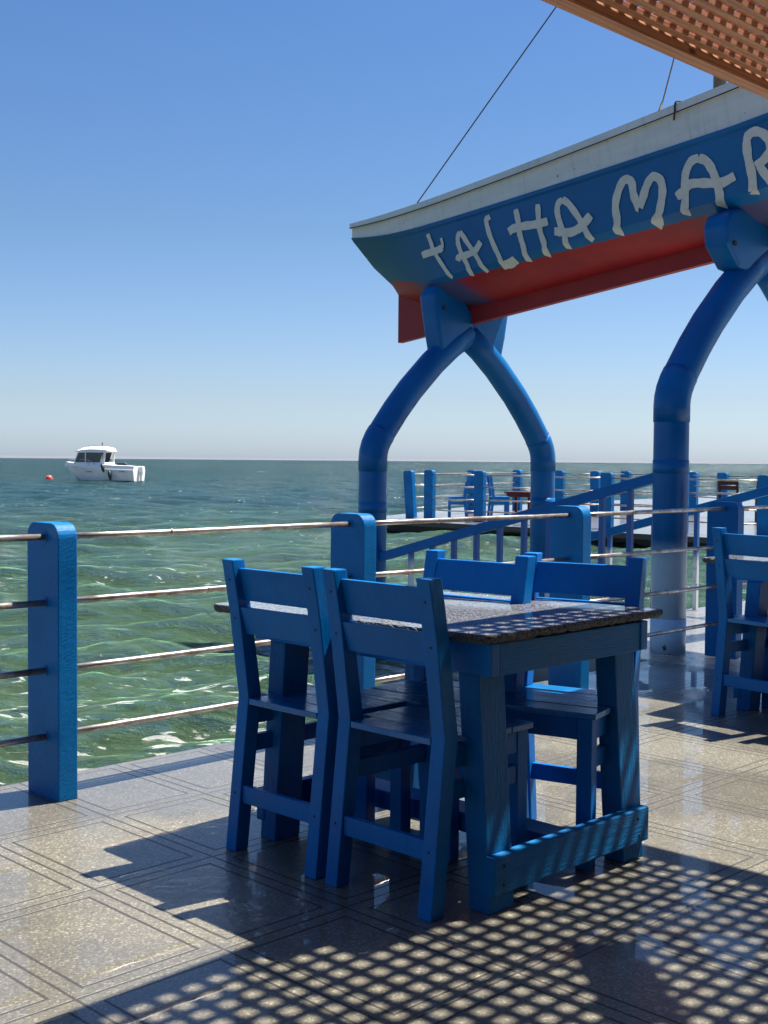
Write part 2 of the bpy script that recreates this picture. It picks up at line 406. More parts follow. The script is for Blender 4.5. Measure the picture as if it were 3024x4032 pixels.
def skew(bm, bot, top, z0, z1, bev=.004):
    """box whose bottom rectangle (x0,x1,y0,y1) differs from its top one"""
    t = bmesh.new(); vs = []
    for (a, b2, c, d), z in ((bot, z0), (top, z1)): vs.append([t.verts.new(p) for p in ((a, c, z), (b2, c, z), (b2, d, z), (a, d, z))])
    t.faces.new(vs[0][::-1]); t.faces.new(vs[1])
    for i in range(4): t.faces.new((vs[0][i], vs[0][(i + 1) % 4], vs[1][(i + 1) % 4], vs[1][i]))
    merge(bm, t, bev)
def tube(bm, pts, r, seg=24, cap=True):
    pts = [Vector(p) for p in pts]; rr = r if isinstance(r, (list, tuple)) else [r] * len(pts)
    rings = []; ref = None
    for i, p in enumerate(pts):
        d = (pts[min(i + 1, len(pts) - 1)] - pts[max(i - 1, 0)]).normalized()
        if ref is None:
            ref = Vector((0, 1, 0)) if abs(d.y) < .9 else Vector((1, 0, 0))
        u = (ref - d * ref.dot(d)).normalized(); vv = d.cross(u); ref = u
        rings.append([bm.verts.new(p + (u * math.cos(2 * math.pi * k / seg) + vv * math.sin(2 * math.pi * k / seg)) * rr[i]) for k in range(seg)])
    for a, b2 in zip(rings, rings[1:]):
        for k in range(seg): bm.faces.new((a[k], a[(k + 1) % seg], b2[(k + 1) % seg], b2[k]))
    if cap: bm.faces.new(rings[0][::-1]); bm.faces.new(rings[-1])
def curve(pts, n=6):
    """Catmull-Rom through the points"""
    P = [Vector(p) for p in pts]; P = [P[0] * 2 - P[1]] + P + [P[-1] * 2 - P[-2]]; out = []
    for i in range(1, len(P) - 2):
        for k in range(n):
            t = k / n; a, b2, c, d = P[i - 1:i + 3]
            out.append(.5 * ((2 * b2) + (c - a) * t + (2 * a - 5 * b2 + 4 * c - d) * t * t + (3 * b2 - a - 3 * c + d) * t ** 3))
    return out + [P[-2]]
def tag(o, label, cat, group=None):
    o['label'] = label; o['category'] = cat
    if group: o['group'] = group
    return o
def thing(name, label, cat, loc=(0, 0, 0), rz=0, group=None):
    o = bpy.data.objects.new(name, None); C.objects.link(o); o.location = loc; o.rotation_euler = (0, 0, rz)
    o.empty_display_size = .2
    return tag(o, label, cat, group)
def structure(o, kind='structure'):
    o['kind'] = kind; return o
def copy_tree(o, parent=None):
    c = o.copy(); C.objects.link(c)
    if parent is not None: c.parent = parent; c.matrix_parent_inverse = o.matrix_parent_inverse
    for ch in list(o.children): copy_tree(ch, c)
    return c

# ------------------------------------------------------------------ setting: sea, deck, landing, far platform
SEA = -.25
def build_sea():
    nr, na = 1500, 1000
    r = np.geomspace(4.2, 9000, nr); a = np.linspace(cth - 1.05, cth + 1.05, na)
    R, A = np.meshgrid(r, a, indexing='ij')
    X = R * np.cos(A); Y = R * np.sin(A); Z = np.zeros_like(X); DX = np.zeros_like(X); DY = np.zeros_like(X)
    g = np.random.default_rng(5)
    sp = R * .0055
    main = cth + math.pi + .30                       # towards the viewer and a little across
    for lam in np.geomspace(.13, 6.0, 120):
        th = main + g.normal(0, .62); k = 2 * math.pi / lam
        steep = .050 if lam < .5 else (.046 if lam < 1.3 else (.034 if lam < 2.4 else .013))
        fade = np.clip((lam / sp - 2.5) / 3, 0, 1)
        ph = k * (X * math.cos(th) + Y * math.sin(th)) + g.uniform(0, 6.283)
        amp = steep / k * fade
        Z += amp * np.cos(ph); s = -.65 * amp * np.sin(ph)
        DX += s * math.cos(th); DY += s * math.sin(th)
    X = X + DX; Y = Y + DY
    co = np.stack([X, Y, Z + SEA], -1).reshape(-1, 3)
    i = np.arange(nr * na).reshape(nr, na)
    q = np.stack([i[:-1, :-1], i[1:, :-1], i[1:, 1:], i[:-1, 1:]], -1).reshape(-1, 4)
    me = bpy.data.meshes.new('sea'); n = len(q)
    me.vertices.add(len(co)); me.vertices.foreach_set('co', co.ravel())
    me.loops.add(n * 4); me.loops.foreach_set('vertex_index', q.ravel().astype(np.int32))
    me.polygons.add(n); me.polygons.foreach_set('loop_start', np.arange(0, n * 4, 4, dtype=np.int32))
    me.polygons.foreach_set('use_smooth', np.ones(n, dtype=bool)); me.update(); me.validate()
    return structure(link('sea', me, M['sea']))
build_sea()
bm = bmesh.new(); bx(bm, -6, 7.0, -9, 4.51, -.9, 0, .006); structure(done('deck', bm, M['deck']))
bm = bmesh.new(); bx(bm, 7.012, 16, -9, 5.9, -.9, -.004, .012); structure(done('landing', bm, M['landing']))
bm = bmesh.new(); prism(bm, [(19.4, 20.1), (19.4, -6), (46, -6), (46, 26), (26.6, 23.4)], 'z', -.11, 0, .01)
prism(bm, [(19.9, 19.8), (19.9, -6), (45, -6), (45, 25.4), (26.7, 22.9)], 'z', -.9, -.112, .01)
o = structure(done('far_platform', bm, [M['landing'], M['side_shade']]))
for p in o.data.polygons:
    if abs(p.normal.z) < .5: p.material_index = 1  # upright faces coloured dark as if in shadow
# low pale land on the horizon
bm = bmesh.new()
N = 60
pts = []
for k in range(N + 1):
    a = cth - .9 + 1.8 * k / N; d = 8600
    h = 15 + 2.0 * math.sin(k * .7) + 1.2 * math.sin(k * 1.9)
    pts.append((a, d, h * (.5 + .75 * (k / N))))
rows = []
for a, d, h in pts:
    c, s = math.cos(a), math.sin(a)
    rows.append([bm.verts.new((c * d, s * d, -3)), bm.verts.new((c * (d + 60), s * (d + 60), h * .6)), bm.verts.new((c * (d + 400), s * (d + 400), h)), bm.verts.new((c * (d + 900), s * (d + 900), -3))])
for a, b2 in zip(rows, rows[1:]):
    for k in range(3): bm.faces.new((a[k], a[k + 1], b2[k + 1], b2[k]))
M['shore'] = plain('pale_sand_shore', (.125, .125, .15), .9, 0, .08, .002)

structure(done('hills', bm, M['shore'], None, True))

# ------------------------------------------------------------------ chairs
CW = .222
def make_chair(name, mat, seatmat, label):
    t = thing(name, label, 'chair')
    prof = [(0, 0), (.054, 0), (.110, .51), (.066, .80), (.034, .972), (-.020, .972), (.013, .80), (.053, .51)]
    for s in (-1, 1):
        bm = bmesh.new(); y0, y1 = (s * CW, s * (CW - .053)) if s > 0 else (-CW, -CW + .053)
        prism(bm, prof, 'y', min(y0, y1), max(y0, y1), .004); n0 = len(bm.faces); bm.faces.ensure_lookup_table()
        yc = s * (CW - .026)
        for zz in (.905, .775, .19):
            xb = np.interp(zz, [0, .51, .80, .972], [0, .053, .013, -.020]); tube(bm, [(xb - .0012, yc + rng.uniform(-.004, .004), zz), (xb + .01, yc, zz)], .0045, 8)
        bm.faces.ensure_lookup_table()
        for f in bm.faces[n0:]: f.material_index = 1
        done('back_post', bm, [mat, M['rust']], t)
    yi = CW - .053
    for z0, z1, xa in ((.834, .943, .020), (.722, .814, .026)):
        bm = bmesh.new()
        prism(bm, [(xa + .018, z0), (xa + .040, z0), (xa + .012, z1), (xa - .010, z1)], 'y', -yi - .002, yi + .002, .003)
        done('back_slat', bm, mat, t)
    bm = bmesh.new()
    bx(bm, .052, .145, -yi + .003, yi - .003, .486, .506, .003)
    x = .149
    for k in range(3):
        bx(bm, x, x + .101, -CW + .004, CW - .004, .486 + rng.uniform(0, .002), .506 + rng.uniform(-.002, .001), .003); x += .105
    done('seat', bm, seatmat, t)
    bm = bmesh.new()
    for s in (-1, 1): bx(bm, .09, .412, s * .188 - .0125, s * .188 + .0125, .415, .484, .003)
    bx(bm, .425, .445, -.15, .15, .415, .484, .003)
    done('seat_frame', bm, mat, t)
    for s in (-1, 1):
        bm = bmesh.new(); bx(bm, .402, .452, s * .178 - .026, s * .178 + .026, 0, .485, .004); done('front_leg', bm, mat, t)
        bm = bmesh.new(); bx(bm, .082, .404, s * .188 - .012, s * .188 + .012, .322, .378, .003); done('side_stretcher', bm, mat, t)
    bm = bmesh.new(); bx(bm, .030, .052, -yi - .002, yi + .002, .158, .217, .003); done('back_stretcher', bm, mat, t)
    return t
CH = 'blue wooden chairs on the tiled deck'
chair = make_chair('wooden_chair', M['blue'], M['seat'], 'blue wooden chair seen from behind, beside the nearest table leg')
chair['group'] = CH
chair.location = (2.53, 2.557, 0)
def place(src, x, y, rz, label, group):
    c = copy_tree(src); c.location = (x, y, 0); c.rotation_euler = (0, 0, rz)
    c['label'] = label; c['group'] = group; return c
place(chair, 2.53, 3.047, math.radians(.8), 'leftmost blue wooden chair, seen from behind in front of the sea', CH)
place(chair, 5.665, 3.085, math.radians(-8), 'blue wooden chair at the right frame edge, seen from behind', CH)
place(chair, 5.72, 2.56, math.radians(1), 'blue wooden chair next to the one at the right frame edge', CH)
fchair = make_chair('wooden_chair', M['blue_vivid'], M['seat'], 'brighter blue chair facing the camera across the table, nearer the railing')
fchair['group'] = CH
fchair.location = (3.395, 2.905, 0); fchair.rotation_euler = (0, 0, math.pi + math.radians(6))
place(fchair, 3.605, 2.60, math.pi + math.radians(15), 'brighter blue chair facing the camera, beside the white footed pipe column', CH)

# ------------------------------------------------------------------ tables
def make_table(label, x, y):
    """local origin: corner of the base nearest the camera"""
    t = thing('granite_table', label, 'table', (x, y, 0), 0, 'granite topped tables')
    W, L = .79, 1.045
    for ex in (0, 1):
        for ey in (0, 1):
            bm = bmesh.new()
            xa, xb = (0.003, .115) if ex == 0 else (W - .115, W - .003)
            b0 = .006; t0 = .055
            if ey == 0: bot, top = (xa, xb, b0, b0 + .078), (xa - .004 if ex == 0 else xa, xb, t0, t0 + .078)
            else: bot, top = (xa, xb, L - b0 - .078, L - b0), (xa, xb, L - t0 - .078, L - t0)
            skew(bm, bot, top, 0, .688, .005)
            done('leg', bm, M['blue_worn'], t)
    bm = bmesh.new()
    bx(bm, .025, W - .052, 0.0, .036, .688, .783, .004); done('end_apron', bm, M['blue_worn_x'], t)
    bm = bmesh.new()
    bx(bm, .025, W - .052, L - .036, L, .688, .783, .004); done('end_apron', bm, M['blue_worn_x'], t)
    for xa in (-.016, W - .05):
        bm = bmesh.new(); bx(bm, xa, xa + .039, -.003, L + .003, .690, .785, .004); done('side_apron', bm, M['blue'], t)
    for ya in (-.012, L - .028):
        bm = bmesh.new(); bx(bm, 0, W, ya, ya + .040, .059, .170, .005); bm.faces.ensure_lookup_table(); n0 = len(bm.faces)
        for xx in (.05, W - .06):
            for zz in (.085, .14): tube(bm, [(xx + rng.uniform(-.01, .01), ya - .001 if ya < 0 else ya + .041, zz), (xx, ya + .02, zz)], .006, 8)
        bm.faces.ensure_lookup_table()
        for f in bm.faces[n0:]: f.material_index = 1
        done('end_stretcher', bm, [M['blue_worn_x'], M['rust']], t)
    bm = bmesh.new(); bx(bm, W / 2 - .055, W / 2 + .055, .029, L - .029, .085, .15, .004); done('middle_stretcher', bm, M['blue'], t)
    # granite slab set a little askew, with broken rough edges
    bm = bmesh.new(); P = [(-.053, -.023), (.875, -.001), (.80, 1.225), (-.08, 1.21)]; ring = []
    for i in range(4):
        a, b2 = Vector(P[i]), Vector(P[(i + 1) % 4]); n = int((b2 - a).length / .012); d = (b2 - a).normalized(); o = Vector((d.y, -d.x))
        ca = .022
        for k in range(n):
            p = a + (b2 - a) * k / n
            s = k / n * (b2 - a).length; e = min(s, (b2 - a).length - s)
            ins = max(0, ca - e) * .7
            ring.append(p - o * ins)
    levels = [(.815, 0), (.812, .003), (.805, .006), (.796, .003), (.790, -.005)]
    vr = []
    cen = Vector((.39, .60))
    for li, (z, off) in enumerate(levels):
        row = []
        for p in ring:
            d = (p - cen).normalized(); jj = rng.gauss(0, .0018) if 0 < li else rng.gauss(0, .0008)
            row.append(bm.verts.new((p.x + d.x * (off + jj), p.y + d.y * (off + jj), z - .013 * (p.y + .023) + (rng.gauss(0, .0018) if li > 1 else 0))))
        vr.append(row)
    n = len(ring); f = bm.faces.new(vr[0]); f.material_index = 0; f = bm.faces.new(vr[-1][::-1]); f.material_index = 1
    for a, b2 in zip(vr, vr[1:]):
        for k in range(n):
            f = bm.faces.new((a[k], b2[k], b2[(k + 1) % n], a[(k + 1) % n])); f.material_index = 1
    done('table_top', bm, [M['granite'], M['granite_edge']], t)
    return t
make_table('blue wooden table with a speckled granite top, in the middle with four chairs around it', 2.69, 2.25)
make_table('granite topped table at the right frame edge, mostly hidden by a chair back', 5.925, 2.25)

# ------------------------------------------------------------------ railings
def post_mesh(bm, x, y, h=1.055, wy=.23, tx=.082, r=.055):
    pr = [(y - wy / 2, 0), (y + wy / 2, 0)]
    for c, s0 in ((1, 0), (-1, 1)):
        for k in range(7):
            a = math.pi / 2 * k / 6
            if c == 1: pr.append((y + wy / 2 - r + r * math.cos(a), h - r + r * math.sin(a)))
            else: pr.append((y - wy / 2 + r - r * math.sin(a), h - r + r * math.cos(a)))
    prism(bm, pr, 'x', x, x + tx, .004)
rail_t = thing('pier_railing', 'blue wooden posts with four steel rails along the near sea edge', 'railing', (0, 4.25, 0))
PX = [.765, 2.41, 4.003, 5.715, 7.44, 9.13]
for i, x in enumerate(PX):
    bm = bmesh.new(); post_mesh(bm, x, 4.255 - 4.25, 1.05 + rng.uniform(-.008, .01)); [tube(bm, [(x - .0025, -.015, z), (x + .004, -.015, z)], .0215, 16) for z in (1.0, .75, .49, .238)]
    done('post', bm, M['blue_post'], rail_t)
RZ = [1.0, .75, .49, .238]
for i in range(len(PX) - 1):
    for j, z in enumerate(RZ):
        a = PX[i] + .082 - .02; b2 = PX[i + 1] + .02
        dz = rng.uniform(-.006, .006); dy = rng.uniform(-.004, .004)
        bm = bmesh.new(); pts = [(a + (b2 - a) * k / 6, -.015 + dy + .0008 * math.sin(k + j), z + dz * .35 * math.sin(k * .9 + j) + .0008 * math.sin(k * 1.7 + i)) for k in range(7)]
        tube(bm, pts, .0126, 14)
        q = a + (b2 - a) * (.33 + .12 * j); tube(bm, [(q, -.015 + dy, z), (q + .008, -.015 + dy, z)], .0150, 14)   # weld bead
        done('rail', bm, M['steel'], rail_t, True)
# far platform railings
def far_rail(label, posts, h=1.1, lean=None):
    t = thing('platform_railing', label, 'railing', (posts[0][0], posts[0][1], 0), 0, 'railings of the far platform')
    o = Vector((posts[0][0], posts[0][1]))
    for i, (x, y) in enumerate(posts):
        bm = bmesh.new(); post_mesh(bm, 0, 0, h, .26, .11, .05)
        c = done('post', bm, M['blue_post'], t); c.location = (x - o.x, y - o.y, 0)
        if lean and i in lean: c.rotation_euler = (math.radians(lean[i]), 0, 0)
    for (x0, y0), (x1, y1) in zip(posts, posts[1:]):
        for z in (1.0, .74, .47, .22):
            bm = bmesh.new(); d = rng.uniform(-.02, .02)
            tube(bm, [(x0 - o.x + .03, y0 - o.y, z), ((x0 + x1) / 2 - o.x, (y0 + y1) / 2 - o.y, z + d), (x1 - o.x + .03, y1 - o.y, z)], .015, 8)
            done('rail', bm, M['steel'], t, True)
    return t
far_rail('blue post railing along the near edge of the far platform', [(20.3, 18.94), (20.3, 17.46), (20.3, 15.82), (20.3, 14.17), (20.3, 12.5), (20.3, 10.8), (20.3, 9.1), (20.3, 7.4)])
far_rail('blue post railing along the back of the far platform, with a leaning end post', [(20.35, 19.55), (23.5, 20.46), (26, 21.03), (26, 19.62), (26, 18.5), (27.2, 18.4), (27.5, 16.6), (26.6, 15.25), (27.5, 12.6), (27.5, 10.4)], 1.08, {0: -5})
# chairs out on the platform
PG = 'blue chairs on the far platform'
rp = cth
place(chair, 21.22, 18.55, math.radians(135), 'small blue chair on the far platform, behind the third railing post, facing left', PG)
place(chair, 21.83, 18.47, math.radians(-40), 'small blue chair on the far platform, facing right, back to back with its neighbour', PG)
bc = make_chair('wooden_chair', M['brown'], M['brown'], 'dark brown chair on the far platform, its back in front of a blue railing post')
bc['group'] = 'brown chairs on the far platform'; bc.location = (24.6, 13.95, 0); bc.rotation_euler = (0, 0, math.pi + .75)
place(bc, 25.6, 13.55, .6, 'dark brown chair at the right end of the far platform', 'brown chairs on the far platform')
rc = thing('red_brown_table', 'low red brown wooden table on the far platform beside a blue post', 'table', (24.3, 19.45, 0), .4)
bm = bmesh.new(); bx(bm, -.45, .45, -.35, .35, .52, .56, .006); done('table_top', bm, M['redbrown'], rc)
bm = bmesh.new(); bx(bm, -.40, .40, -.30, .30, .43, .519, .006); done('apron', bm, M['redbrown'], rc)
for sx in (-1, 1):
    for sy in (-1, 1):
        bm = bmesh.new(); bx(bm, sx * .37 - .03, sx * .37 + .03, sy * .27 - .03, sy * .27 + .03, 0, .429, .004); done('leg', bm, M['redbrown'], rc)

# ------------------------------------------------------------------ boat shaped sign on pipe frames
CX = 8.55
def pipe_frame(label, y, base, white, dz, bracket):
    t = thing('pipe_frame', label, 'pipe column frame', (CX, y, 0), 0, 'pipe frames that carry the boat')
    path = [(-1.17, base), (-1.17, 1.30 + dz), (-1.165, 1.37 + dz), (-1.145, 1.43 + dz), (-1.11, 1.49 + dz), (-1.04, 1.575 + dz), (-.90, 1.74 + dz), (-.72, 1.925 + dz), (-.44, 2.17 + dz), (-.22, 2.33 + dz), (0, 2.46 + dz)]
    for s in (1, -1):
        mt = M['pipe_white'] if (white and s == 1) else M['pipe']
        bm = bmesh.new(); tube(bm, [(s * x, 0, z) for x, z in path], .119, 32); leg = done('leg', bm, mt, t, True)
        rings = [([(-1.17, 1.21 + dz), (-1.17, 1.325 + dz), (-1.165, 1.37 + dz), (-1.145, 1.43 + dz), (-1.11, 1.49 + dz), (-1.075, 1.533 + dz)], .1235), ([(-1.17, .86 + dz), (-1.17, .95 + dz)], .1225)]
        if white: rings.append(([(-1.17, .0), (-1.17, .237)], .1215))
        for rg_, rad in rings:
            cl = bmesh.new(); tube(cl, [(s * x, 0, z) for x, z in rg_], rad, 32)
            c = done('collar', cl, mt, leg)
            for p in c.data.polygons: p.use_smooth = len(p.vertices) == 4
        bm = bmesh.new(); pr = [(s * a, z) for a, z in bracket]
        prism(bm, pr, 'y', -.095, .095, .035, 4); br = done('bracket', bm, M['pipe'], t, True)
        bm = bmesh.new(); a, z = bracket[1]; tube(bm, [(s * (a + .06), -.11, z - .2), (s * (a + .06), -.09, z - .2)], .018, 10); done('bolt', bm, M['rust'], br)
    return t
pipe_frame('bent blue pipe frame under the stern of the boat, further out over the water', 7.53, -1.2, False, 0.0,
           [(-.525, 2.76), (-.46, 2.85), (-.24, 2.885), (0.012, 2.62), (0.012, 2.40), (-.14, 2.31), (-.40, 2.22), (-.46, 2.45)])
pipe_frame('bent blue pipe frame with white painted feet, standing on the landing just behind the railing', 4.62, -.002, True, .37,
           [(-.66, 2.98), (-.61, 3.06), (-.36, 3.17), (0.012, 3.02), (0.012, 2.76), (-.30, 2.68), (-.46, 2.70), (-.64, 2.85)])

# hull: local x across, y towards the stern, z up; the whole boat is tilted bow up
TILT = math.radians(7.0)
STERN = [(.032, 0), (.032, .45), (.055, .475), (.08, .50), (.115, .532), (.36, .665), (.60, .85), (.63, .872), (.66, .905), (.645, .915), (.650, .985), (.68, .995), (.68, 1.032)]
MID = [(.032, 0), (.032, .135), (.25, .170), (.45, .245), (.565, .335), (.625, .55), (.652, .735), (.672, .75), (.676, .78), (.658, .79), (.672, .925), (.700, .932), (.700, .985)]
FWD = [(.032, 0), (.032, .135), (.25, .165), (.45, .22), (.58, .275), (.640, .50), (.668, .665), (.688, .68), (.692, .705), (.672, .715), (.690, .925), (.715, .933), (.715, .99)]
def hull_section(s):
    a = min(1, s / 1.35); a = 1 - (1 - a) ** 2
    b_ = max(0, min(1, (s - 1.2) / 2.8))
    sec = [tuple(p + (q - p) * a for p, q in zip(P_, Q_)) for P_, Q_ in zip(STERN, MID)]
    sec = [tuple(p + (q - p) * b_ for p, q in zip(P_, Q_)) for P_, Q_ in zip(sec, FWD)]
    if s > 1.5: sec = [(x, z + (.0065 * (s - 1.5) ** 2 * min(1, (z - .5) / .3) if z > .5 else 0)) for x, z in sec]
    if s > 4.2:
        u = min(1, (s - 4.2) / 2.3); k = math.sqrt(max(0, 1 - u ** 2.2)); k = max(k, .03)
        sec = [(x * k if x > .04 else min(x, .032), z + (.32 * u * u if z > .5 else .0) + (u ** 4 * .45 if z < .3 else 0)) for x, z in sec]
    return sec
SS = [0, .15, .3, .45, .6, .8, 1.0, 1.25, 1.5, 2, 2.5, 3, 3.5, 4, 4.4, 4.8, 5.2, 5.5, 5.8, 6.1, 6.3, 6.45, 6.5]
def build_boat_sign():
    t = thing('boat_sign', 'blue white and red wooden boat raised on pipe frames with hand painted white letters', 'boat sign', (CX, 8.36, 2.43))
    t.rotation_euler = (-TILT, 0, 0)
    def loft(bm, lo, hi, extra=None, mat=None):
        for s in (-1, 1):
            rows = []
            for q in SS:
                sec = hull_section(q); pr = sec[lo:hi + 1] + (extra(sec) if extra else [])
                rake = lambda z: .10 * max(0, .55 - z) / .55 if q < .01 else 0
                rows.append([bm.verts.new((s * x, -q - .123 * z * max(0, 1 - q / .6), z)) for x, z in pr])
            for a, b2 in zip(rows, rows[1:]):
                for k in range(len(a) - 1):
                    f = bm.faces.new((a[k], a[k + 1], b2[k + 1], b2[k]))
                    if mat: f.material_index = mat(lo + k)
    # hull skin: bottom (red) and topsides (blue)
    bm = bmesh.new(); loft(bm, 1, 8)
    sec = hull_section(0)
    for s in (1,):
        L = [bm.verts.new((-x, -.123 * z, z)) for x, z in sec[4:9]]; R_ = [bm.verts.new((x, -.123 * z, z)) for x, z in sec[4:9]]
        for k in range(4): bm.faces.new((L[k], L[k + 1], R_[k + 1], R_[k]))
        L = [bm.verts.new((-x, -.123 * z, z)) for x, z in sec[1:5]]; R_ = [bm.verts.new((x, -.123 * z, z)) for x, z in sec[1:5]]
        for k in range(3): bm.faces.new((L[k], L[k + 1], R_[k + 1], R_[k]))
    bmesh.ops.remove_doubles(bm, verts=bm.verts, dist=.0005)
    hull = done('hull', bm, M['hull'], t)
    for p in hull.data.polygons: p.use_smooth = True
    hull.data.set_sharp_from_angle(angle=math.radians(24)) if hasattr(hull.data, 'set_sharp_from_angle') else None
    # keel and deadwood fin
    bm = bmesh.new(); loft(bm, 0, 1)
    for i, q in enumerate(SS[:-1]):
        a, b2 = hull_section(q), hull_section(SS[i + 1])
        bm.faces.new([bm.verts.new(v_) for v_ in ((-a[0][0], -q, a[0][1]), (a[0][0], -q, a[0][1]), (b2[0][0], -SS[i + 1], b2[0][1]), (-b2[0][0], -SS[i + 1], b2[0][1]))])
    a = hull_section(0); bm.faces.new([bm.verts.new(v_) for v_ in ((-a[0][0], 0, 0), (a[0][0], 0, 0), (a[1][0], -.123 * a[1][1], a[1][1]), (-a[1][0], -.123 * a[1][1], a[1][1]))])
    bmesh.ops.remove_doubles(bm, verts=bm.verts, dist=.0005)
    done('keel', bm, M['keel'], t)
    # white gunwale strake, rail and inside
    bm = bmesh.new(); inner = lambda sec: [(sec[12][0] * .93, sec[12][1] + .012), (sec[12][0] * .86, sec[12][1] - .01), (sec[12][0] * .80, sec[12][1] - .10), (0.001, sec[12][1] - .12)]
    loft(bm, 8, 12, inner)
    L = [bm.verts.new((-x, -.123 * z, z)) for x, z in sec[8:13]]; R_ = [bm.verts.new((x, -.123 * z, z)) for x, z in sec[8:13]]
    for k in range(4): bm.faces.new((L[k], L[k + 1], R_[k + 1], R_[k]))
    ins = inner(sec)
    L = [bm.verts.new((-x, -.123 * z, z)) for x, z in [sec[12]] + ins[:1]]; R_ = [bm.verts.new((x, -.123 * z, z)) for x, z in [sec[12]] + ins[:1]]
    bm.faces.new((L[0], L[1], R_[1], R_[0]))
    bmesh.ops.remove_doubles(bm, verts=bm.verts, dist=.0005)
    done('gunwale', bm, M['gunwale'], t)
    # rusty seam bead below the rail, and the dark step under the strake
    bm = bmesh.new()
    tube(bm, [(-hull_section(q)[11][0] - .001, -q - .123 * max(0, 1 - q / .6), hull_section(q)[11][1] - .004) for q in SS[:-3]], .0045, 6); done('seam', bm, M['rust'], t, True)
    bm = bmesh.new(); h = hull_section(3.6)
    tube(bm, curve([(-h[12][0] + .1, -3.62, h[12][1] + .02), (-h[12][0] - .005, -3.60, h[12][1] + .012), (-h[11][0] - .006, -3.58, h[11][1] - .01), (-h[11][0] + .01, -3.56, h[11][1] - .05)], 5), .007, 8)
    done('hook', bm, M['rust'], t, True)
    bm = bmesh.new(); tube(bm, [(0, -3.50, .8), (0, -3.88, 3.9)], [.05, .04], 16); mast = done('mast', bm, M['mast'], t, True)
    return t, hull
boat_sign, hull = build_boat_sign()
LETTERS = [('T', [(0.044, [(1.049, 0.712), (1.065, 0.632), (1.074, 0.573), (1.094, 0.517), (1.138, 0.418), (1.19, 0.311)]), (0.059, [(0.923, 0.559), (0.975, 0.56), (1.028, 0.558), (1.139, 0.556), (1.191, 0.563)]), (0.028, [(1.189, 0.559), (1.198, 0.59), (1.195, 0.642)])]),
  ('A', [(0.047, [(1.393, 0.282), (1.411, 0.355), (1.381, 0.454), (1.371, 0.539), (1.379, 0.601), (1.412, 0.64)]), (0.045, [(1.412, 0.64), (1.441, 0.596), (1.494, 0.487), (1.536, 0.391), (1.567, 0.276)]), (0.054, [(1.324, 0.417), (1.346, 0.444), (1.442, 0.444), (1.533, 0.455), (1.613, 0.509)])]),
  ('L', [(0.047, [(1.759, 0.68), (1.713, 0.661), (1.717, 0.565), (1.737, 0.444), (1.762, 0.339), (1.75, 0.288)]), (0.055, [(1.732, 0.289), (1.819, 0.286), (1.904, 0.3)])]),
  ('H', [(0.052, [(2.031, 0.67), (2.033, 0.558), (2.021, 0.464), (2.025, 0.349), (2.004, 0.265)]), (0.051, [(2.255, 0.651), (2.236, 0.533), (2.224, 0.441), (2.231, 0.336), (2.194, 0.263)]), (0.064, [(1.921, 0.515), (1.989, 0.529), (2.101, 0.519), (2.21, 0.505), (2.32, 0.5)])]),
  ('A', [(0.052, [(2.418, 0.269), (2.441, 0.355), (2.427, 0.452), (2.426, 0.546), (2.446, 0.601), (2.494, 0.627)]), (0.055, [(2.494, 0.627), (2.548, 0.574), (2.604, 0.467), (2.632, 0.384), (2.665, 0.274)]), (0.066, [(2.358, 0.413), (2.42, 0.394), (2.5, 0.37), (2.588, 0.378), (2.661, 0.411), (2.722, 0.446)])]),
  ('M', [(0.064, [(2.899, 0.261), (2.937, 0.346), (2.953, 0.455), (3.002, 0.548), (3.056, 0.61), (3.098, 0.615), (3.132, 0.581), (3.129, 0.492), (3.142, 0.407), (3.15, 0.394)]), (0.063, [(3.151, 0.397), (3.191, 0.439), (3.248, 0.52), (3.295, 0.566), (3.335, 0.57), (3.374, 0.53), (3.372, 0.457), (3.331, 0.366), (3.286, 0.296), (3.216, 0.249)])]),
  ('A', [(0.062, [(3.495, 0.258), (3.532, 0.343), (3.563, 0.464), (3.59, 0.536), (3.643, 0.593), (3.706, 0.6)]), (0.064, [(3.706, 0.6), (3.761, 0.559), (3.793, 0.487), (3.804, 0.399), (3.806, 0.307), (3.775, 0.246)]), (0.064, [(3.473, 0.387), (3.532, 0.408), (3.6, 0.443), (3.719, 0.419), (3.833, 0.388), (3.95, 0.405)])]),
  ('R', [(0.063, [(4.052, 0.258), (4.074, 0.368), (4.074, 0.498), (4.085, 0.606), (4.116, 0.646), (4.17, 0.645), (4.224, 0.603), (4.249, 0.53), (4.222, 0.477), (4.16, 0.44), (4.115, 0.425)]), (0.06, [(4.141, 0.425), (4.171, 0.355), (4.213, 0.275)])])]
# hand painted letters: stroke width, then points (distance from the stern, height) on the boat's side
def hull_x(s, z):
    sec = hull_section(s)
    for (xa, za), (xb, zb) in zip(sec[2:9], sec[3:10]):
        if za <= z <= zb: return xa + (xb - xa) * (z - za) / max(1e-6, zb - za)
    return sec[4][0]
def letter(strokes):
    bm = bmesh.new()
    for si, (wd, pts) in enumerate(strokes):
        c = curve([(a, z, 0) for a, z in pts], 6); n = len(c); ph = rng.uniform(0, 6)
        rows = []
        for i, p in enumerate(c):
            d = (c[min(i + 1, n - 1)] - c[max(i - 1, 0)]).normalized(); nn = Vector((-d.y, d.x, 0))
            hw = wd / 2 * (1 + .06 * math.sin(i * .9 + ph) + rng.uniform(-.05, .05))
            if i in (0, n - 1): hw *= .86
            row = []
            for k in range(5):
                q = p + nn * hw * (k / 2 - 1)
                row.append(bm.verts.new((-hull_x(q.x, q.y) - .007 - .0012 * si, -q.x, q.y)))
            rows.append(row)
        for a, b2 in zip(rows, rows[1:]):
            for k in range(4): bm.faces.new((a[k], a[k + 1], b2[k + 1], b2[k]))
    done('letter', bm, M['letter'], boat_sign, True)
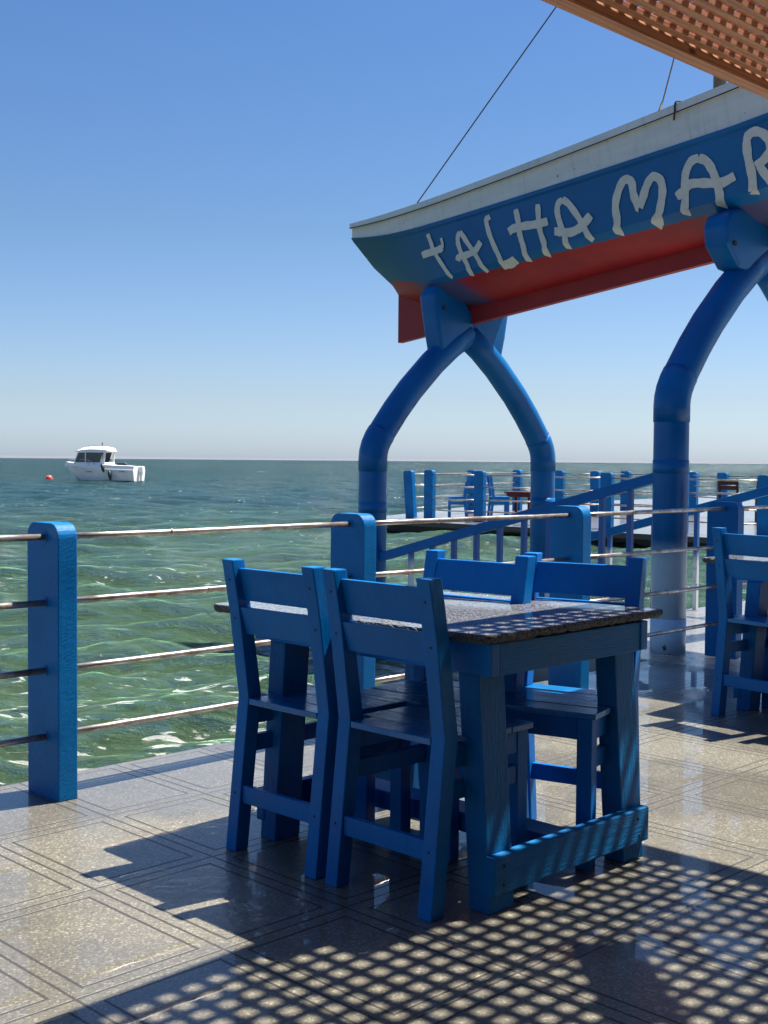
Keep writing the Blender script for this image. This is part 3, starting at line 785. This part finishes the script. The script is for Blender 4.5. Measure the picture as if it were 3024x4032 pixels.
for ch, strokes in LETTERS: letter(strokes)

# ropes from the rail up to the mast
tag(done('rope', (lambda bm: (tube(bm, curve([(7.875, 7.51, 3.54), (8.2, 6.3, 4.98), (8.52, 5.03, 6.45)], 6), .0055, 8), bm)[1])(bmesh.new()), M['rope'], None, True), 'thin dark rope running from the stern rail of the boat up behind the pergola beam', 'rope', 'mast stays')
bm = bmesh.new(); tube(bm, curve([(7.875, 5.09, 3.80), (8.2, 5.06, 4.69), (8.52, 5.03, 5.55)], 6), .0055, 8); tube(bm, [(7.872, 5.09, 3.795), (7.89, 5.09, 3.86), (7.925, 5.088, 3.94)], [.012, .011, .007], 8)
tag(done('rope', bm, M['rope_frayed'], None, True), 'short frayed rope stay tied to the boat rail near the pergola', 'rope', 'mast stays')

# ------------------------------------------------------------------ gangway handrails
def handrail(label, x, ys, foot, zo=0):
    t = thing('ramp_handrail', label, 'handrail', (x, 4.75, 0), 0, 'sloping handrails of the water steps')
    z = lambda y: .50 + (7.37 - y) * (1.193 - .50) / (7.37 - 4.755) + zo
    bm = bmesh.new(); pr = [(4.735 - 4.75, z(4.735) - .038), (7.42 - 4.75, z(7.42) - .038), (7.42 - 4.75, z(7.42) + .038), (4.735 - 4.75, z(4.735) + .038)]
    prism(bm, pr, 'x', -.026, .026, .004); done('top_rail', bm, M['blue'], t)
    for y in ys:
        bm = bmesh.new(); bx(bm, -.019, .019, y - 4.75 - .019, y - 4.75 + .019, 0 if y < 5.87 else -.9, z(y) - .03, .003); done('baluster', bm, M['baluster'], t)
    return t
handrail('sloping blue handrail between the two nearest pipe columns', 7.38, [7.07 - .2365 * k for k in range(10)], 0)
handrail('sloping blue handrail seen behind the white footed pipe column', 9.72, [6.73, 6.25, 5.81, 5.40, 5.0], 0, -.02)

# ------------------------------------------------------------------ pergola
def pergola():
    t = thing('wooden_pergola', 'orange brown wooden lattice pergola overhead', 'pergola', (4.6, 1.2, 0))
    o = Vector((4.6, 1.2, 0)); nobj = len(bpy.data.objects)
    XA, XB, YA, YB, Z = -1.2, 4.93, -1.6, 2.283, 2.63
    bm = bmesh.new(); bx(bm, XA - o.x, XB - o.x, YB - .056 - o.y, YB - o.y, Z, Z + .034, .0015)
    done('edge_beam', bm, M['pine'], t)
    bm = bmesh.new(); bx(bm, XA - o.x, XB - o.x, YB - .050 - o.y, YB - o.y, Z + .0345, Z + .053, .0012); done('lit_edge_lip', bm, M['pine_lit'], t)  # added lip, its sunlit look put into the pale colour
    bm = bmesh.new(); bx(bm, XA - o.x, XB - o.x, YA - o.y, YA + .05 - o.y, Z, Z + .065, .002)
    done('edge_beam', bm, M['pine'], t)
    # lower layer of slats runs along X, upper layer along Y
    bm = bmesh.new(); y = YB - .0575; k = 0
    zb = Z + .036
    while y > YA + .06:
        j = rng.uniform(-.002, .002)
        bx(bm, XA - o.x, XB - o.x, y - .031 - o.y + j, y - o.y + j, zb, zb + .017, .0012); y -= .0665; k += 1
    done('lower_slats', bm, M['pine_x'], t)
    bm = bmesh.new(); x = XB - .01; 
    while x > XA:
        j = rng.uniform(-.002, .002)
        bx(bm, x - .033 - o.x + j, x - o.x + j, YA - o.y, YB - .002 - o.y, zb + .0175, zb + .0345, .0012); x -= .079
    done('upper_slats', bm, M['pine_y'], t)
    bm = bmesh.new(); bx(bm, XB + .002 - o.x, XB + .05 - o.x, YA - o.y, YB + .02 - o.y, Z, Z + .105, .002); done('end_beam', bm, M['pine_y'], t)
    for px, py in ((XB - .05, -1.5), (XA + .1, -1.5), (XA + .1, YB - .1)):
        bm = bmesh.new(); bx(bm, px - .05 - o.x, px + .05 - o.x, py - .05 - o.y, py + .05 - o.y, 0, Z - .002, .004); done('post', bm, M['pine'], t)
    # unseen board, added on the slats to cast a dark patch on the deck
    bm = bmesh.new(); prism(bm, [(3.74 - o.x, 1.30 - o.y), (3.90 - o.x, 1.20 - o.y), (4.24 - o.x, 1.52 - o.y), (4.10 - o.x, 1.66 - o.y)], 'z', zb + .036, zb + .056, .002); done('shadow_board', bm, M['pine_x'], t)
    t.rotation_euler = (0, math.radians(-1.2), math.radians(2.2))
    t.location = (4.6, 1.2 + .035, .03)
    return t
pergola()

# ------------------------------------------------------------------ unseen dark building, added behind the viewer to cut light from there
t = thing('light_blocking_building', 'unseen dark timber building added behind the terrace to block light', 'building', (3, -2.6, 0))
bm = bmesh.new(); bx(bm, -11, 11, -3, 0, 0, 3.4, .02); done('wall', bm, M['brown'], t)
bm = bmesh.new(); prism(bm, [(-3.3, 3.402), (.9, 3.402), (.9, 3.5), (-3.3, 3.9)], 'x', -11.3, 11.3, .02); done('roof', bm, M['brown'], t)
for k in range(5):
    bm = bmesh.new(); bx(bm, -8.6 + 4 * k, -6.4 + 4 * k, .002, .05, .9, 2.5, .01); wf = done('window_frame', bm, M['pine'], t)
    bm = bmesh.new(); bx(bm, -8.5 + 4 * k, -6.5 + 4 * k, .052, .06, 1.0, 2.4, .002); done('pane', bm, M['darkglass'], wf)
# ------------------------------------------------------------------ motor boat and buoy out at sea
def at_sea(px, depth, z):
    r = (px - 830) / 2678 * depth
    p = fw * depth + rt * r
    return Vector((p.x, p.y, z))
def motor_boat():
    p = at_sea(222, 87, SEA)
    hd = math.atan2(-rt.y, -rt.x) - math.radians(13)
    t = thing('motor_boat', 'small white cabin motor boat moored on the sea', 'boat', p, hd)
    # local: x forward from amidships
    L0 = -2.75
    st = [(0, 1.0, .92, .70), (.4, 1.08, .90, .72), (1.2, 1.12, .88, .74), (2.4, 1.12, .88, .76), (3.4, 1.0, .90, .80), (4.2, .78, .94, .86), (4.9, .45, .98, .92), (5.35, .16, 1.0, .95), (5.54, .02, 1.02, .97)]
    def keelx(i, z): return 0
    bm = bmesh.new()
    for s in (-1, 1):
        rows = []
        for i, (x, hb, top, rub) in enumerate(st):
            u = i / (len(st) - 1); kz = -.25 if u < .6 else -.25 + (u - .6) / .4 * .75
            bw = hb * (.84 if u < .5 else .84 - (u - .5) * .7)
            rows.append([bm.verts.new((L0 + x - 1.1 * max(0, u - .5), 0, kz)), bm.verts.new((L0 + x - .8 * max(0, u - .5), s * bw, max(.02, kz + .2))), bm.verts.new((L0 + x, s * hb, rub)), bm.verts.new((L0 + x, s * (hb + .03), rub + .02)), bm.verts.new((L0 + x, s * (hb + .03), rub + .06)), bm.verts.new((L0 + x, s * hb * .97, rub + .07))])
        for a, b2 in zip(rows, rows[1:]):
            for k in range(5): bm.faces.new((a[k], a[k + 1], b2[k + 1], b2[k]))
        if s == -1: tr = rows[0]
        else: 
            for k in range(5): bm.faces.new((tr[k], tr[k + 1], rows[0][k + 1], rows[0][k]))
    bmesh.ops.remove_doubles(bm, verts=bm.verts, dist=.001); done('hull', bm, M['gelcoat_dirty'], t)
    # coaming and foredeck
    bm = bmesh.new()
    for s in (-1, 1):
        rows = []
        for i, (x, hb, top, rub) in enumerate(st):
            hh = .33 if x < 2 else .36 if x < 3.5 else .30
            rows.append([bm.verts.new((L0 + x, s * hb * .97, rub + .07)), bm.verts.new((L0 + x, s * hb * .90, rub + hh)), bm.verts.new((L0 + x, s * hb * .76, rub + hh + .03)), bm.verts.new((L0 + x, s * (hb * .7 if x < 2.2 else 0), rub + (.1 if x < 2.2 else hh + .06)))])
        for a, b2 in zip(rows, rows[1:]):
            for k in range(3): bm.faces.new((a[k], a[k + 1], b2[k + 1], b2[k]))
    bm.faces.new([bm.verts.new(v_) for v_ in ((L0, -.97, .76), (L0, .97, .76), (L0, .9, 1.03), (L0, -.9, 1.03))])
    bmesh.ops.remove_doubles(bm, verts=bm.verts, dist=.001); done('deck', bm, M['gelcoat'], t)
    # cabin
    cab = bmesh.new(); xs = lambda u: L0 + u
    prism(cab, [(xs(2.2), 1.0), (xs(4.72), 1.0), (xs(4.5), 1.28), (xs(2.2), 1.28)], 'y', -.80, .80, .03); cb = done('cabin', cab, M['gelcoat'], t)
    for s in (-1, 1):
        bm = bmesh.new()
        prism(bm, [(xs(2.25), 1.2), (xs(2.62), 1.2), (xs(2.36), 1.55), (xs(2.32), 1.98), (xs(2.16), 1.98)], 'y', s * .76 - .03, s * .76 + .03, .01); done('cabin_pillar', bm, M['gelcoat'], cb); bm = bmesh.new()
        prism(bm, [(xs(3.66), 1.25), (xs(3.74), 1.25), (xs(3.72), 1.98), (xs(3.64), 1.98)], 'y', s * .76 - .02, s * .76 + .02, .008); done('cabin_pillar', bm, M['gelcoat'], cb); bm = bmesh.new()
        prism(bm, [(xs(4.50), 1.25), (xs(4.58), 1.25), (xs(4.28), 1.98), (xs(4.20), 1.98)], 'y', s * .72 - .03, s * .72 + .03, .008); done('cabin_pillar', bm, M['gelcoat'], cb)
    for s in (-1, 1):
        bm = bmesh.new(); prism(bm, [(xs(2.62), 1.27), (xs(4.52), 1.27), (xs(4.24), 1.97), (xs(2.40), 1.97)], 'y', s * .73 - .008, s * .73 + .008, .002); done('window', bm, M['darkglass'], cb)
    bm = bmesh.new(); prism(bm, [(xs(4.52), 1.27), (xs(4.535), 1.27), (xs(4.255), 1.97), (xs(4.24), 1.97)], 'y', -.70, .70, .002); done('windscreen', bm, M['darkglass'], cb)
    bm = bmesh.new(); bx(bm, xs(3.0), xs(3.35), -.5, .55, 1.29, 1.95, .05); done('curtain', bm, M['gelcoat'], cb)
    bm = bmesh.new()
    rows = []
    for u, zt, zb, hw in ((1.95, 2.10, 2.05, .62), (2.1, 2.28, 1.99, .80), (2.6, 2.38, 1.96, .88), (3.3, 2.40, 1.97, .9), (3.9, 2.30, 1.985, .88), (4.3, 2.14, 2.0, .8), (4.5, 2.05, 2.02, .7)):
        rows.append([bm.verts.new((xs(u), y_, z_)) for y_, z_ in ((-hw, zb), (hw, zb), (hw, (zb + zt) / 2), (hw * .75, zt), (-hw * .75, zt), (-hw, (zb + zt) / 2))])
    for a, b2 in zip(rows, rows[1:]):
        for k in range(6): bm.faces.new((a[k], a[(k + 1) % 6], b2[(k + 1) % 6], b2[k]))
    bm.faces.new(rows[0]); bm.faces.new(rows[-1][::-1])
    rf = done('roof', bm, M['gelcoat'], t)
    bm = bmesh.new(); bx(bm, xs(3.1), xs(3.7), -.28, .28, 2.39, 2.43, .01); done('hatch', bm, M['black'], rf)
    bm = bmesh.new(); tube(bm, [(xs(2.78), 0, 2.36), (xs(2.78), 0, 2.62)], .025, 8); tube(bm, [(xs(2.78), 0, 2.58), (xs(2.78), 0, 2.66)], .045, 8); done('antenna', bm, M['black'], rf)
    # bow rail
    bm = bmesh.new()
    for s in (-1, 1):
        pts = curve([(xs(2.9), s * .95, 1.15), (xs(3.3), s * .92, 1.42), (xs(4.2), s * .70, 1.46), (xs(4.95), s * .38, 1.48), (xs(5.45), s * .03, 1.50)], 5); tube(bm, pts, .022, 8)
        for u, yy, z0 in ((3.4, .9, 1.1), (4.2, .70, 1.16), (4.9, .40, 1.2)): tube(bm, [(xs(u), s * yy, z0), (xs(u), s * yy, 1.46)], .018, 6)
    done('bow_rail', bm, M['chrome'], t, True)
    bm = bmesh.new()
    bx(bm, xs(5.38), xs(5.62), -.1, .1, 1.0, 1.12, .02); tube(bm, [(xs(5.5), -.12, 1.1), (xs(5.5), .12, 1.1)], .07, 10); done('bow_roller', bm, M['chrome'], t)
    bm = bmesh.new(); tube(bm, [(xs(1.45), .1, 1.0), (xs(1.42), .1, 1.25)], .2, 10); tube(bm, [(xs(1.1), -.1, 1.0), (xs(1.0), -.1, 1.2)], .22, 10); done('seat', bm, M['black'], t)
    for u, z0, z1 in ((2.15, .60, 1.12), (1.62, .05, .65)):
        for s in (1,):
            bm = bmesh.new(); tube(bm, [(xs(u + .1), 1.16, z1 + .08), (xs(u + .08), 1.19, z1), (xs(u), 1.24, (z0 + z1) / 2), (xs(u - .04), 1.2, z0)], [.03, .10, .13, .04], 10); done('fender', bm, M['fender'], t, True)
    bm = bmesh.new(); bx(bm, xs(-.32), xs(.02), -.16, .16, .55, 1.0, .06); bx(bm, xs(-.24), xs(-.08), -.08, .08, -.3, .56, .02); done('outboard_motor', bm, M['gelcoat'], t)
    bm = bmesh.new()
    for a, b2 in (((3.9, .90), (3.3, .72)), ((3.75, .92), (3.0, .76))): pass
    for u0, u1, z in ((3.0, 3.5, .60), (.55, 1.0, .62)): 
        prism(bm, [(xs(u0), z), (xs(u1), z), (xs(u1), z + .035), (xs(u0 + .1), z + .05)], 'y', 1.09, 1.105, .001)
    done('stripe', bm, M['darkglass'], t)
    return t
motor_boat()
p = at_sea(106, 90, SEA + .07)
by = thing('mooring_buoy', 'round orange red buoy floating left of the motor boat', 'buoy', p)
bm = bmesh.new(); bmesh.ops.create_uvsphere(bm, u_segments=24, v_segments=16, radius=.25); done('float', bm, M['buoy'], by, True)
bm = bmesh.new(); tube(bm, [(0, 0, .23), (0, 0, .29)], .03, 10); done('ring', bm, M['black'], by)
